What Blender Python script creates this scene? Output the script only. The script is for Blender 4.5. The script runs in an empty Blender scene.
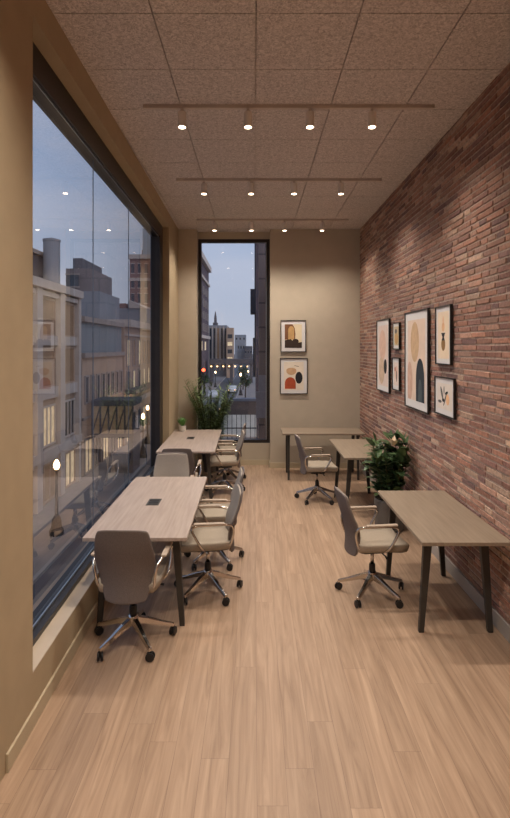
import bpy, bmesh, math, random
from mathutils import Vector, Matrix, Euler
random.seed(7)
C = bpy.context.scene.collection
PI = math.pi
# ------------------------------------------------------------------ materials
def srgb(r, g, b):
    f = lambda c: (c/255/12.92) if c/255 <= 0.04045 else ((c/255+0.055)/1.055)**2.4
    return (f(r), f(g), f(b), 1)
_m = {}
def mat(name, col, rough=0.6, metal=0.0, var=0.0, scale=20, bump=0.0, emit=None, estr=0, stretch=(1,1,1), spec=0.5):
    """principled material with a noise-driven colour variation and bump"""
    if name in _m: return _m[name]
    m = bpy.data.materials.new(name); m.use_nodes = True
    nt = m.node_tree; b = nt.nodes['Principled BSDF']
    c = srgb(*col)
    b.inputs['Roughness'].default_value = rough; b.inputs['Metallic'].default_value = metal
    b.inputs['Specular IOR Level'].default_value = spec
    tc = nt.nodes.new('ShaderNodeTexCoord'); mp = nt.nodes.new('ShaderNodeMapping'); n = nt.nodes.new('ShaderNodeTexNoise')
    mp.inputs['Scale'].default_value = stretch
    n.inputs['Scale'].default_value = scale; n.inputs['Detail'].default_value = 4
    nt.links.new(tc.outputs['Object'], mp.inputs[0]); nt.links.new(mp.outputs[0], n.inputs['Vector'])
    r = nt.nodes.new('ShaderNodeValToRGB')
    r.color_ramp.elements[0].position = .3; r.color_ramp.elements[1].position = .7
    r.color_ramp.elements[0].color = tuple(x*(1-var) for x in c[:3])+(1,)
    r.color_ramp.elements[1].color = tuple(min(1, x*(1+var)) for x in c[:3])+(1,)
    nt.links.new(n.outputs['Fac'], r.inputs[0]); nt.links.new(r.outputs[0], b.inputs['Base Color'])
    if bump:
        bp = nt.nodes.new('ShaderNodeBump'); bp.inputs['Strength'].default_value = bump; bp.inputs['Distance'].default_value = .01
        nt.links.new(n.outputs['Fac'], bp.inputs['Height']); nt.links.new(bp.outputs[0], b.inputs['Normal'])
    if emit:
        b.inputs['Emission Color'].default_value = srgb(*emit); b.inputs['Emission Strength'].default_value = estr
    _m[name] = m
    return m

WALL = mat('wall_paint', (184,170,150), .85, var=.03, scale=6)
WALLG = mat('warm_wall_paint', (172,152,122), .85, var=.04, scale=6)
TRIM = mat('trim_paint', (186,170,142), .6, var=.02, scale=5)
TRIMG = mat('trim_grey', (168,160,152), .55, var=.03, scale=5)
FRAME = mat('window_metal', (52,48,48), .38, .5, var=.08, scale=8)
FRAMEL = mat('window_seal', (150,156,166), .3, .8, var=.05)
SILLM = mat('sill_board', (190,172,150), .5, var=.04, scale=6)
TOP = None
LEG = mat('desk_leg_metal', (62,58,54), .45, .3, var=.06, scale=15)
CHROME = mat('polished_aluminium', (205,198,190), .18, 1.0, var=.04, scale=10)
BLACK = mat('black_plastic', (26,24,25), .45, var=.1, scale=30)
FAB_D = mat('dark_back_fabric', (112,102,98), .95, var=.14, scale=180, bump=.25, spec=.2)
FAB_L = mat('light_back_fabric', (150,139,128), .95, var=.12, scale=180, bump=.25, spec=.2)
FAB_S = mat('seat_fabric', (156,143,127), .95, var=.10, scale=160, bump=.25, spec=.2)
ARMP = mat('arm_pad', (168,150,132), .6, var=.06, scale=40)
POTW = mat('white_ceramic', (205,198,188), .4, var=.03)
POTG = mat('grey_planter', (92,86,80), .7, var=.08, scale=12)
SOIL = mat('soil', (48,36,28), 1, var=.4, scale=60, bump=.6)
LEAF = mat('palm_leaf', (108,126,78), .5, var=.35, scale=6)
LEAF2 = mat('broad_leaf', (74,96,60), .38, var=.55, scale=7)
LEAF3 = mat('small_leaf', (84,128,62), .5, var=.3, scale=20)
CREAM = mat('cream_bract', (222,200,170), .6, var=.1)
STEM = mat('plant_stem', (96,92,58), .7, var=.2)
TRACK = mat('track_metal', (200,186,174), .5, .1, var=.04)
HEAD = mat('lamp_housing', (228,218,208), .5, .0, var=.04)
LENS = mat('lamp_lens', (255,240,220), .3, emit=(255,226,190), estr=14)
PFRAME = mat('picture_frame_black', (24,21,20), .4, var=.1)
MAT = mat('picture_mount', (216,211,208), .85, var=.01)

def wood(name, c1, c2, rough=.42):
    m = bpy.data.materials.new(name); m.use_nodes = True; nt = m.node_tree; b = nt.nodes['Principled BSDF']
    tc = nt.nodes.new('ShaderNodeTexCoord'); mp = nt.nodes.new('ShaderNodeMapping'); mp.inputs['Scale'].default_value = (26, 1.6, 26)
    n = nt.nodes.new('ShaderNodeTexNoise'); n.inputs['Scale'].default_value = 1.6; n.inputs['Detail'].default_value = 6; n.inputs['Distortion'].default_value = .4
    r = nt.nodes.new('ShaderNodeValToRGB'); r.color_ramp.elements[0].position = .3; r.color_ramp.elements[1].position = .72
    r.color_ramp.elements[0].color = srgb(*c1); r.color_ramp.elements[1].color = srgb(*c2)
    nt.links.new(tc.outputs['Object'], mp.inputs[0]); nt.links.new(mp.outputs[0], n.inputs['Vector'])
    nt.links.new(n.outputs['Fac'], r.inputs[0]); nt.links.new(r.outputs[0], b.inputs['Base Color'])
    b.inputs['Roughness'].default_value = rough
    return m
TOP = wood('ash_desk_top', (154,136,124), (174,157,145))
TOPR = wood('oak_desk_top', (130,114,97), (148,131,112))

def floor_mat():
    m = bpy.data.materials.new('oak_plank_floor'); m.use_nodes = True; nt = m.node_tree; b = nt.nodes['Principled BSDF']; L = nt.links.new
    tc = nt.nodes.new('ShaderNodeTexCoord')
    def mth(op, a, b=None):
        n_ = nt.nodes.new('ShaderNodeMath'); n_.operation = op
        for k_, v_ in enumerate((a, b)):
            if v_ is None: continue
            if isinstance(v_, (int, float)): n_.inputs[k_].default_value = v_
            else: L(v_, n_.inputs[k_])
        return n_.outputs[0]
    sp = nt.nodes.new('ShaderNodeSeparateXYZ'); L(tc.outputs['Object'], sp.inputs[0])
    W_, L_ = .142, 1.9
    xr = mth('DIVIDE', mth('ADD', sp.outputs[0], 10.07), W_); row = mth('FLOOR', xr)
    wn = nt.nodes.new('ShaderNodeTexWhiteNoise'); wn.noise_dimensions = '1D'; L(row, wn.inputs['W'])
    yr = mth('ADD', mth('DIVIDE', mth('ADD', sp.outputs[1], 10), L_), mth('MULTIPLY', wn.outputs['Value'], 3.7)); colm = mth('FLOOR', yr)
    wid = nt.nodes.new('ShaderNodeTexWhiteNoise'); wid.noise_dimensions = '2D'; cb = nt.nodes.new('ShaderNodeCombineXYZ'); L(row, cb.inputs[0]); L(colm, cb.inputs[1]); L(cb.outputs[0], wid.inputs['Vector'])
    fx = mth('FRACT', xr); fy = mth('FRACT', yr)
    ex = mth('MULTIPLY', mth('MINIMUM', fx, mth('SUBTRACT', 1, fx)), W_); ey = mth('MULTIPLY', mth('MINIMUM', fy, mth('SUBTRACT', 1, fy)), L_)
    seam = mth('LESS_THAN', mth('MINIMUM', ex, ey), .0013); seamf = mth('MULTIPLY', seam, .45)
    add = nt.nodes.new('ShaderNodeVectorMath'); add.operation = 'MULTIPLY_ADD'; add.inputs[1].default_value = (9,9,9)
    L(wid.outputs['Color'], add.inputs[0]); L(tc.outputs['Object'], add.inputs[2])
    mg = nt.nodes.new('ShaderNodeMapping'); mg.inputs['Scale'].default_value = (17,.9,1); L(add.outputs[0], mg.inputs[0])
    n = nt.nodes.new('ShaderNodeTexNoise'); n.inputs['Scale'].default_value = 1.3; n.inputs['Detail'].default_value = 8; n.inputs['Roughness'].default_value = .62; n.inputs['Distortion'].default_value = 1.2
    L(mg.outputs[0], n.inputs['Vector'])
    r = nt.nodes.new('ShaderNodeValToRGB')
    e = r.color_ramp.elements; e[0].position = .25; e[0].color = srgb(136,110,88); e[1].position = .75; e[1].color = srgb(184,156,130)
    x = e.new(.5); x.color = srgb(164,136,112)
    L(n.outputs['Fac'], r.inputs[0])
    hs = nt.nodes.new('ShaderNodeHueSaturation'); mr = nt.nodes.new('ShaderNodeMapRange')
    mr.inputs['To Min'].default_value = .92; mr.inputs['To Max'].default_value = 1.08
    L(wid.outputs['Value'], mr.inputs['Value']); L(mr.outputs[0], hs.inputs['Value']); L(r.outputs[0], hs.inputs['Color'])
    mx = nt.nodes.new('ShaderNodeMixRGB'); mx.inputs[2].default_value = srgb(96,74,60)
    L(seamf, mx.inputs[0]); L(hs.outputs[0], mx.inputs[1]); L(mx.outputs[0], b.inputs['Base Color'])
    b.inputs['Roughness'].default_value = .42; b.inputs['Specular IOR Level'].default_value = .4
    bp = nt.nodes.new('ShaderNodeBump'); bp.inputs['Strength'].default_value = .06; L(n.outputs['Fac'], bp.inputs['Height']); L(bp.outputs[0], b.inputs['Normal'])
    return m
def ceiling_mat():
    m = bpy.data.materials.new('wood_wool_panel'); m.use_nodes = True; nt = m.node_tree; b = nt.nodes['Principled BSDF']; L = nt.links.new
    tc = nt.nodes.new('ShaderNodeTexCoord'); n = nt.nodes.new('ShaderNodeTexNoise'); n.inputs['Scale'].default_value = 48; n.inputs['Detail'].default_value = 5; n.inputs['Distortion'].default_value = 1.5
    L(tc.outputs['Object'], n.inputs['Vector'])
    r = nt.nodes.new('ShaderNodeValToRGB'); r.color_ramp.elements[0].position = .35; r.color_ramp.elements[1].position = .62
    r.color_ramp.elements[0].color = srgb(174,164,158); r.color_ramp.elements[1].color = srgb(226,216,210)
    L(n.outputs['Fac'], r.inputs[0]); L(r.outputs[0], b.inputs['Base Color']); b.inputs['Roughness'].default_value = .95
    bp = nt.nodes.new('ShaderNodeBump'); bp.inputs['Strength'].default_value = .5; bp.inputs['Distance'].default_value = .01
    L(n.outputs['Fac'], bp.inputs['Height']); L(bp.outputs[0], b.inputs['Normal'])
    return m
def brick_mat():
    m = bpy.data.materials.new('old_brick'); m.use_nodes = True; nt = m.node_tree; b = nt.nodes['Principled BSDF']; L = nt.links.new
    a = nt.nodes.new('ShaderNodeVertexColor'); a.layer_name = 'Col'
    tc = nt.nodes.new('ShaderNodeTexCoord'); n = nt.nodes.new('ShaderNodeTexNoise'); n.inputs['Scale'].default_value = 34; n.inputs['Detail'].default_value = 6
    L(tc.outputs['Object'], n.inputs['Vector'])
    mr = nt.nodes.new('ShaderNodeMapRange'); mr.inputs['From Min'].default_value = .3; mr.inputs['From Max'].default_value = .7
    mr.inputs['To Min'].default_value = .72; mr.inputs['To Max'].default_value = 1.22; L(n.outputs['Fac'], mr.inputs['Value'])
    hs = nt.nodes.new('ShaderNodeHueSaturation'); L(a.outputs['Color'], hs.inputs['Color']); L(mr.outputs[0], hs.inputs['Value'])
    L(hs.outputs[0], b.inputs['Base Color']); b.inputs['Roughness'].default_value = .9
    bp = nt.nodes.new('ShaderNodeBump'); bp.inputs['Strength'].default_value = .8; bp.inputs['Distance'].default_value = .008
    L(n.outputs['Fac'], bp.inputs['Height']); L(bp.outputs[0], b.inputs['Normal'])
    return m
def glass_mat(name='window_glass', f0=.05, tint=(.97,.985,1,1)):
    m = bpy.data.materials.new(name); m.use_nodes = True; nt = m.node_tree; L = nt.links.new
    nt.nodes.remove(nt.nodes['Principled BSDF']); out = nt.nodes['Material Output']
    t = nt.nodes.new('ShaderNodeBsdfTransparent'); t.inputs[0].default_value = tint
    g = nt.nodes.new('ShaderNodeBsdfGlossy'); g.inputs['Roughness'].default_value = .0
    fr = nt.nodes.new('ShaderNodeFresnel'); fr.inputs['IOR'].default_value = 1.5
    mu = nt.nodes.new('ShaderNodeMath'); mu.operation = 'MULTIPLY'; mu.inputs[1].default_value = 1.7; mu.use_clamp = True
    mx = nt.nodes.new('ShaderNodeMixShader')
    L(fr.outputs[0], mu.inputs[0]); L(mu.outputs[0], mx.inputs[0]); L(t.outputs[0], mx.inputs[1]); L(g.outputs[0], mx.inputs[2]); L(mx.outputs[0], out.inputs[0])
    return m
GLASS = glass_mat()

# ------------------------------------------------------------------ mesh builder
class MB:
    def __init__(s): s.bm = bmesh.new()
    def box(s, lo, hi, M=None):
        v = [s.bm.verts.new((x,y,z)) for x in (lo[0],hi[0]) for y in (lo[1],hi[1]) for z in (lo[2],hi[2])]
        if M is not None:
            for q in v: q.co = M @ q.co
        for f in ((0,1,3,2),(4,6,7,5),(0,4,5,1),(2,3,7,6),(0,2,6,4),(1,5,7,3)): s.bm.faces.new([v[i] for i in f])
        return s
    def hexa(s, bot, top):
        a = [s.bm.verts.new(p) for p in bot]; b = [s.bm.verts.new(p) for p in top]; n = len(a)
        s.bm.faces.new(a[::-1]); s.bm.faces.new(b)
        for i in range(n): s.bm.faces.new((a[i], a[(i+1)%n], b[(i+1)%n], b[i]))
        return s
    def poly(s, pts):
        s.bm.faces.new([s.bm.verts.new(p) for p in pts]); return s
    def tube(s, pts, r, n=8, closed=False):
        pts = [Vector(p) for p in pts]; rs = r if isinstance(r, (list,tuple)) else [r]*len(pts)
        rings = []; up = None; N = len(pts)
        for i, p in enumerate(pts):
            if closed: d = pts[(i+1)%N]-pts[i-1]
            else: d = pts[min(i+1,N-1)]-pts[max(i-1,0)]
            d.normalize()
            if up is None: up = d.orthogonal().normalized()
            up = (up-d*up.dot(d)).normalized(); w = d.cross(up)
            rings.append([s.bm.verts.new(p+rs[i]*(up*math.cos(2*PI*k/n)+w*math.sin(2*PI*k/n))) for k in range(n)])
        for i in range(N if closed else N-1):
            a, b = rings[i], rings[(i+1)%N]
            for k in range(n): s.bm.faces.new((a[k], a[(k+1)%n], b[(k+1)%n], b[k]))
        if not closed: s.bm.faces.new(rings[0][::-1]); s.bm.faces.new(rings[-1])
        return s
    def lathe(s, prof, n=20, c=(0,0,0), M=None):
        rings = []
        for r, z in prof:
            rings.append([s.bm.verts.new((c[0]+r*math.cos(2*PI*k/n), c[1]+r*math.sin(2*PI*k/n), c[2]+z)) for k in range(n)])
        if M is not None:
            for R in rings:
                for q in R: q.co = M @ q.co
        for a, b in zip(rings, rings[1:]):
            for k in range(n): s.bm.faces.new((a[k], a[(k+1)%n], b[(k+1)%n], b[k]))
        s.bm.faces.new(rings[0][::-1]); s.bm.faces.new(rings[-1])
        return s
    def grid(s, P):
        V = [[s.bm.verts.new(p) for p in row] for row in P]
        for i in range(len(V)-1):
            for j in range(len(V[0])-1): s.bm.faces.new((V[i][j], V[i][j+1], V[i+1][j+1], V[i+1][j]))
        return s
    def slab(s, F, B):
        """closed shell from front and back grids"""
        VF = [[s.bm.verts.new(p) for p in r] for r in F]; VB = [[s.bm.verts.new(p) for p in r] for r in B]
        a, b = len(F), len(F[0])
        for i in range(a-1):
            for j in range(b-1):
                s.bm.faces.new((VF[i][j], VF[i][j+1], VF[i+1][j+1], VF[i+1][j])); s.bm.faces.new((VB[i][j], VB[i+1][j], VB[i+1][j+1], VB[i][j+1]))
        for i in range(a-1):
            s.bm.faces.new((VF[i][0], VF[i+1][0], VB[i+1][0], VB[i][0])); s.bm.faces.new((VF[i][-1], VB[i][-1], VB[i+1][-1], VF[i+1][-1]))
        for j in range(b-1):
            s.bm.faces.new((VF[0][j], VB[0][j], VB[0][j+1], VF[0][j+1])); s.bm.faces.new((VF[-1][j], VF[-1][j+1], VB[-1][j+1], VB[-1][j]))
        return s
    def build(s, name, m, parent=None, smooth=False, bevel=0, sub=0, fix=True):
        if fix: bmesh.ops.recalc_face_normals(s.bm, faces=s.bm.faces)
        me = bpy.data.meshes.new(name); s.bm.to_mesh(me); s.bm.free()
        me.materials.append(m)
        o = bpy.data.objects.new(name, me); C.objects.link(o)
        if parent: o.parent = parent
        if smooth:
            for p in me.polygons: p.use_smooth = True
        if bevel:
            b = o.modifiers.new('b', 'BEVEL'); b.width = bevel; b.segments = 2; b.limit_method = 'ANGLE'
        if sub:
            q = o.modifiers.new('s', 'SUBSURF'); q.levels = sub; q.render_levels = sub
        return o
def tag(o, label=None, cat=None, group=None, kind=None):
    if label: o['label'] = label
    if cat: o['category'] = cat
    if group: o['group'] = group
    if kind: o['kind'] = kind
    return o
def thing(name, loc, rz, label, cat, group=None):
    o = bpy.data.objects.new(name, None); C.objects.link(o); o.location = loc; o.rotation_euler = (0,0,rz)
    o.empty_display_size = .1
    return tag(o, label, cat, group)
def struct(name, mb, m, parent=None, label=None, cat=None, **k):
    o = mb.build(name, m, parent, **k)
    if parent is None: o['kind'] = 'structure'
    return tag(o, label, cat)
def copy_tree(o, parent=None):
    c = o.copy(); C.objects.link(c)
    if parent: c.parent = parent
    for ch in [x for x in bpy.data.objects if x.parent is o]: copy_tree(ch, c)
    return c
def dup(src, loc, rz, label, group=None):
    c = copy_tree(src); c.location = loc; c.rotation_euler = (0,0,rz); c['label'] = label
    if group: c['group'] = group
    return c

# ------------------------------------------------------------------ dimensions
CH = 4.145; XR = 1.83; YB = 9.03; YN = -2.4
def wx(y, off=0): return -(1.228+.015*(y-2.73))-off       # inner face of the left wall
O0, O1 = 2.885, 7.97                                       # opening in the left wall
SILL, HEADZ = .287, 3.94
T = .245
def lbox(mb, y0, y1, o0, o1, z0, z1):                     # box following the left wall
    mb.hexa([(wx(y0,o0),y0,z0),(wx(y1,o0),y1,z0),(wx(y1,o1),y1,z0),(wx(y0,o1),y0,z0)],
            [(wx(y0,o0),y0,z1),(wx(y1,o0),y1,z1),(wx(y1,o1),y1,z1),(wx(y0,o1),y0,z1)]); return mb

# ------------------------------------------------------------------ room shell
struct('floor', MB().box((-1.8,YN-.1,-.25),(2.2,9.5,0)), floor_mat(), label='light oak plank floor running the length of the room', cat='floor')
m = MB()
lbox(m, YN, O0, 0, T, 0, CH); lbox(m, O1, 9.5, 0, T, 0, CH); lbox(m, O0, O1, 0, T, 0, SILL); lbox(m, O0, O1, 0, T, HEADZ, CH)
struct('wall_left', m, WALLG, label='beige left wall around the wide window', cat='wall')
RX0, RX1, YW = -1.003, .272, 9.30                          # recess of the far window
m = MB(); m.box((wx(YB)-.05,YB,0),(RX0,9.5,CH)); m.box((RX1,YB,0),(XR+.3,9.5,CH))
m.box((RX0,YW-.04,0),(RX1,9.5,.392)); m.box((RX0,YW-.04,4.02),(RX1,9.5,CH))
struct('wall_back', m, WALL, label='beige end wall with tall narrow window', cat='wall')
struct('wall_front', MB().box((-1.7,YN-.2,0),(2.2,YN,CH)), WALL)
# ceiling : panels with narrow gaps
m = MB()
ys = [3.19+.645*k for k in range(-9, 11)]; xs = [-1.26-.635, -1.26, -.625, .01, .645, 1.28, 1.915]
for a, b in zip(ys, ys[1:]):
    for c, d in zip(xs, xs[1:]):
        y0, y1 = max(a+.004, YN), min(b-.004, 9.5)
        if y1 <= y0: continue
        x0, x1 = max(c+.004,-1.5), min(d-.004, 1.93)
        m.box((x0,y0,CH),(x1,y1,CH+.03))
m.box((-1.8,YN-.1,CH+.022),(2.2,9.6,CH+.2))
struct('ceiling', m, ceiling_mat(), label='pale brown textured ceiling of square panels', cat='ceiling')
# brick wall, every brick raised from the mortar bed
def brick_wall(name, y0, y1, z0, z1):
    V, F, cols = [], [], []
    def quadbox(ya, yb, za, zb, x, j, col):
        n = len(V); J = lambda: random.uniform(-j, j)
        V.extend([(x+J(),ya+.003+J(),za+.003+J()),(x+J(),yb-.003+J(),za+.003+J()),(x+J(),yb-.003+J(),zb-.003+J()),(x+J(),ya+.003+J(),zb-.003+J()),
                  (XR+.012,ya,za),(XR+.012,yb,za),(XR+.012,yb,zb),(XR+.012,ya,zb)])
        for f in ((0,3,2,1),(0,1,5,4),(1,2,6,5),(2,3,7,6),(3,0,4,7)): F.append([n+i for i in f]); cols.append(col)
    pal = [(146,108,92),(136,98,84),(156,118,100),(128,94,84),(142,112,98),(162,126,108),(120,92,86),(150,108,90),(138,106,94),(172,144,124)]
    rh, L = .053, .27; z = z0; r = 0
    while z < z1-.01:
        y = y0-(r%2)*L*.5-random.uniform(0,.05)
        while y < y1:
            l = L*random.choice((1,1,1,.9,1.1,.5)); a, b = max(y,y0), min(y+l,y1)
            if b-a > .03:
                c = random.choice(pal); k = random.uniform(.94,1.17); c = tuple(min(255,q*k) for q in c)
                quadbox(a+.005, b-.005, z+.006, min(z+rh,z1)-.006, XR+random.uniform(-.004,.003), .0016, srgb(*c))
            y += l
        z += rh; r += 1
    n = len(V); V.extend([(XR+.006,y0,z0),(XR+.006,y1,z0),(XR+.006,y1,z1),(XR+.006,y0,z1)]); F.append([n,n+3,n+2,n+1]); cols.append(srgb(176,156,142))
    n = len(V); V.extend([(x,y,z) for x in (XR+.012,XR+.3) for y in (y0,y1) for z in (z0,z1)])
    for f in ((0,1,3,2),(4,6,7,5),(0,4,5,1),(2,3,7,6),(0,2,6,4),(1,5,7,3)): F.append([n+i for i in f]); cols.append(srgb(176,156,142))
    me = bpy.data.meshes.new(name); me.from_pydata(V, [], F)
    ca = me.color_attributes.new('Col', 'FLOAT_COLOR', 'CORNER'); li = 0
    for p, c in zip(me.polygons, cols):
        for _ in p.vertices: ca.data[li].color = c; li += 1
    me.materials.append(brick_mat()); o = bpy.data.objects.new(name, me); C.objects.link(o); o['kind'] = 'structure'
    tag(o, 'long red brick wall hung with framed prints', 'wall')
brick_wall('wall_right', YN, YB, 0, CH)
# baseboards
struct('baseboard_left', lbox(MB(), 2.56, YB, -.014, 0, 0, .095), TRIM, bevel=.003, label='beige baseboard along the window wall', cat='baseboard')
m = MB(); m.box((wx(YB)+.014,YB-.014,0),(RX0,YB,.09)); m.box((RX1-.014,YB-.014,0),(XR-.02,YB,.09)); m.box((RX1-.014,YB,0),(RX1,YW-.054,.09)); m.box((RX0,YW-.054,0),(RX1,YW-.04,.09))
struct('baseboard_back', m, TRIM, label='beige baseboard along the end wall', cat='baseboard')
struct('baseboard_right', MB().box((XR-.024,YN,0),(XR-.008,YB-.014,.115)), TRIMG, bevel=.003, label='grey baseboard under the brick wall', cat='baseboard')
# large window
w1 = MB(); lbox(w1, O0, O1, .10, .24, SILL, SILL+.045); lbox(w1, O0, O1, .10, .24, HEADZ-.19, HEADZ)
lbox(w1, O0, O0+.04, .10, .24, SILL+.045, HEADZ-.19); lbox(w1, O1-.26, O1, .10, .24, SILL+.045, HEADZ-.19)
win = struct('window_1', w1, FRAME, label='wide glass window overlooking the street', cat='window')
s = MB(); lbox(s, O0+.04, O1-.26, .150, .162, SILL+.045, SILL+.058); lbox(s, O0+.04, O1-.26, .12, .128, HEADZ-.202, HEADZ-.19); s.build('window_seal', FRAMEL, win)
edges = [O0+.04, 3.2, 4.6, 5.98, 7.36, O1-.26]
for a, b in zip(edges, edges[1:]):
    ys_ = (a+.004, b-.004); g = MB(); lbox(g, ys_[0], ys_[1], .170, .176, SILL+.045, HEADZ-.19)
    # single sheet: keep only the inner face so each pane reflects once
    bm = g.bm; bmesh.ops.recalc_face_normals(bm, faces=bm.faces)
    bmesh.ops.delete(bm, geom=[f for f in bm.faces if f.normal.x < .9], context='FACES')
    g.build('pane', GLASS, win, fix=False)
    if b < O1-.3:
        q = MB(); lbox(q, b-.002, b+.002, .168, .176, SILL+.045, HEADZ-.19); q.build('glass_joint', mat('joint_silicone',(96,106,120),.5), win)
sb = MB(); lbox(sb, O0, O1, 0.0, .10, SILL, SILL+.008); sb.build('window_sill', SILLM, win)
# far window
m = MB(); fw = .055; z0, z1 = .392, 4.02
m.box((RX0,YW-.04,z0),(RX0+fw,YW+.06,z1)); m.box((RX1-fw,YW-.04,z0),(RX1,YW+.06,z1)); m.box((RX0+fw,YW-.04,z0),(RX1-fw,YW+.06,z0+fw)); m.box((RX0+fw,YW-.04,z1-fw),(RX1-fw,YW+.06,z1))
w2 = struct('window_2', m, FRAME, label='tall narrow black-framed window in the end wall', cat='window')
MB().poly([(RX0+fw,YW,z0+fw),(RX1-fw,YW,z0+fw),(RX1-fw,YW,z1-fw),(RX0+fw,YW,z1-fw)]).build('pane', GLASS, w2, fix=False)
m = MB(); m.box((RX1-fw-.016,YW-.02,z0+fw),(RX1-fw,YW-.004,z1-fw)); m.box((RX0+fw,YW-.02,z1-fw-.014),(RX1-fw-.016,YW-.004,z1-fw)); m.build('window_seal', FRAMEL, w2)

# ------------------------------------------------------------------ desks
def desk(name, cx, cy, rz, W, L, topm, label, cat, group, power=None, ins=.22, ins2=.22):
    """top runs L along local y, W along local x; A-frame leg pairs near both ends"""
    t = thing(name, (cx,cy,0), rz, label, cat, group)
    MB().box((-W/2,-L/2,.714),(W/2,L/2,.74)).build('tabletop', topm, t, bevel=.003)
    for sy in (-1,1):
        y = -(L/2-ins) if sy < 0 else L/2-ins2
        MB().box((-W/2+.06,y-.025,.682),(W/2-.06,y+.025,.714)).build('crossbar', LEG, t)
        for sx in (-1,1):
            xt, xb = sx*(W/2-.11), sx*(W/2-.06)
            a, b = .030, .019
            MB().hexa([(xb-b,y-.016,0),(xb+b,y-.016,0),(xb+b,y+.016,0),(xb-b,y+.016,0)],
                      [(xt-a,y-.022,.69),(xt+a,y-.022,.69),(xt+a,y+.022,.69),(xt-a,y+.022,.69)]).build('leg', LEG, t, bevel=.003)
    MB().box((-.03,-(L/2-ins),.684),(.03,L/2-ins2,.712)).build('rail', LEG, t)
    if power:
        px, py = power
        p = MB().box((px-.055,py-.095,.738),(px+.055,py+.095,.7425)).build('power_box', mat('power_frame',(70,66,62),.5), t)
        for k in (-1,0,1): MB().box((px-.042,py+k*.055-.02,.7425),(px+.042,py+k*.055+.02,.7445)).build('socket', BLACK, p)
    return t
G1 = 'long tables by the wide window'
desk('meeting_table', -.862, 4.58, .008, .745, 1.75, TOP, 'long pale wood table nearest the camera beside the wide window', 'table', None, (-.02,-.02), ins2=.05)
desk('meeting_table', -.912, 7.67, .012, .765, 1.80, TOP, 'pale wood table farther down the window wall, with a small potted plant on it', 'table', None, (-.04,.1), ins2=.06)
desk('desk', 1.482, 4.273, 0, .63, 1.315, TOPR, 'brown wood desk against the brick wall, nearest the camera', 'desk', None, ins2=.15)
desk('desk', 1.405, 7.03, 0, .60, 1.30, TOPR, 'small wood desk by the brick wall behind the leafy floor plant', 'desk', None)
desk('desk', 1.09, 8.46, PI/2, .60, 1.30, TOPR, 'wood desk standing across the end wall under the framed prints', 'desk', None, ins=.10, ins2=.10)

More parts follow.
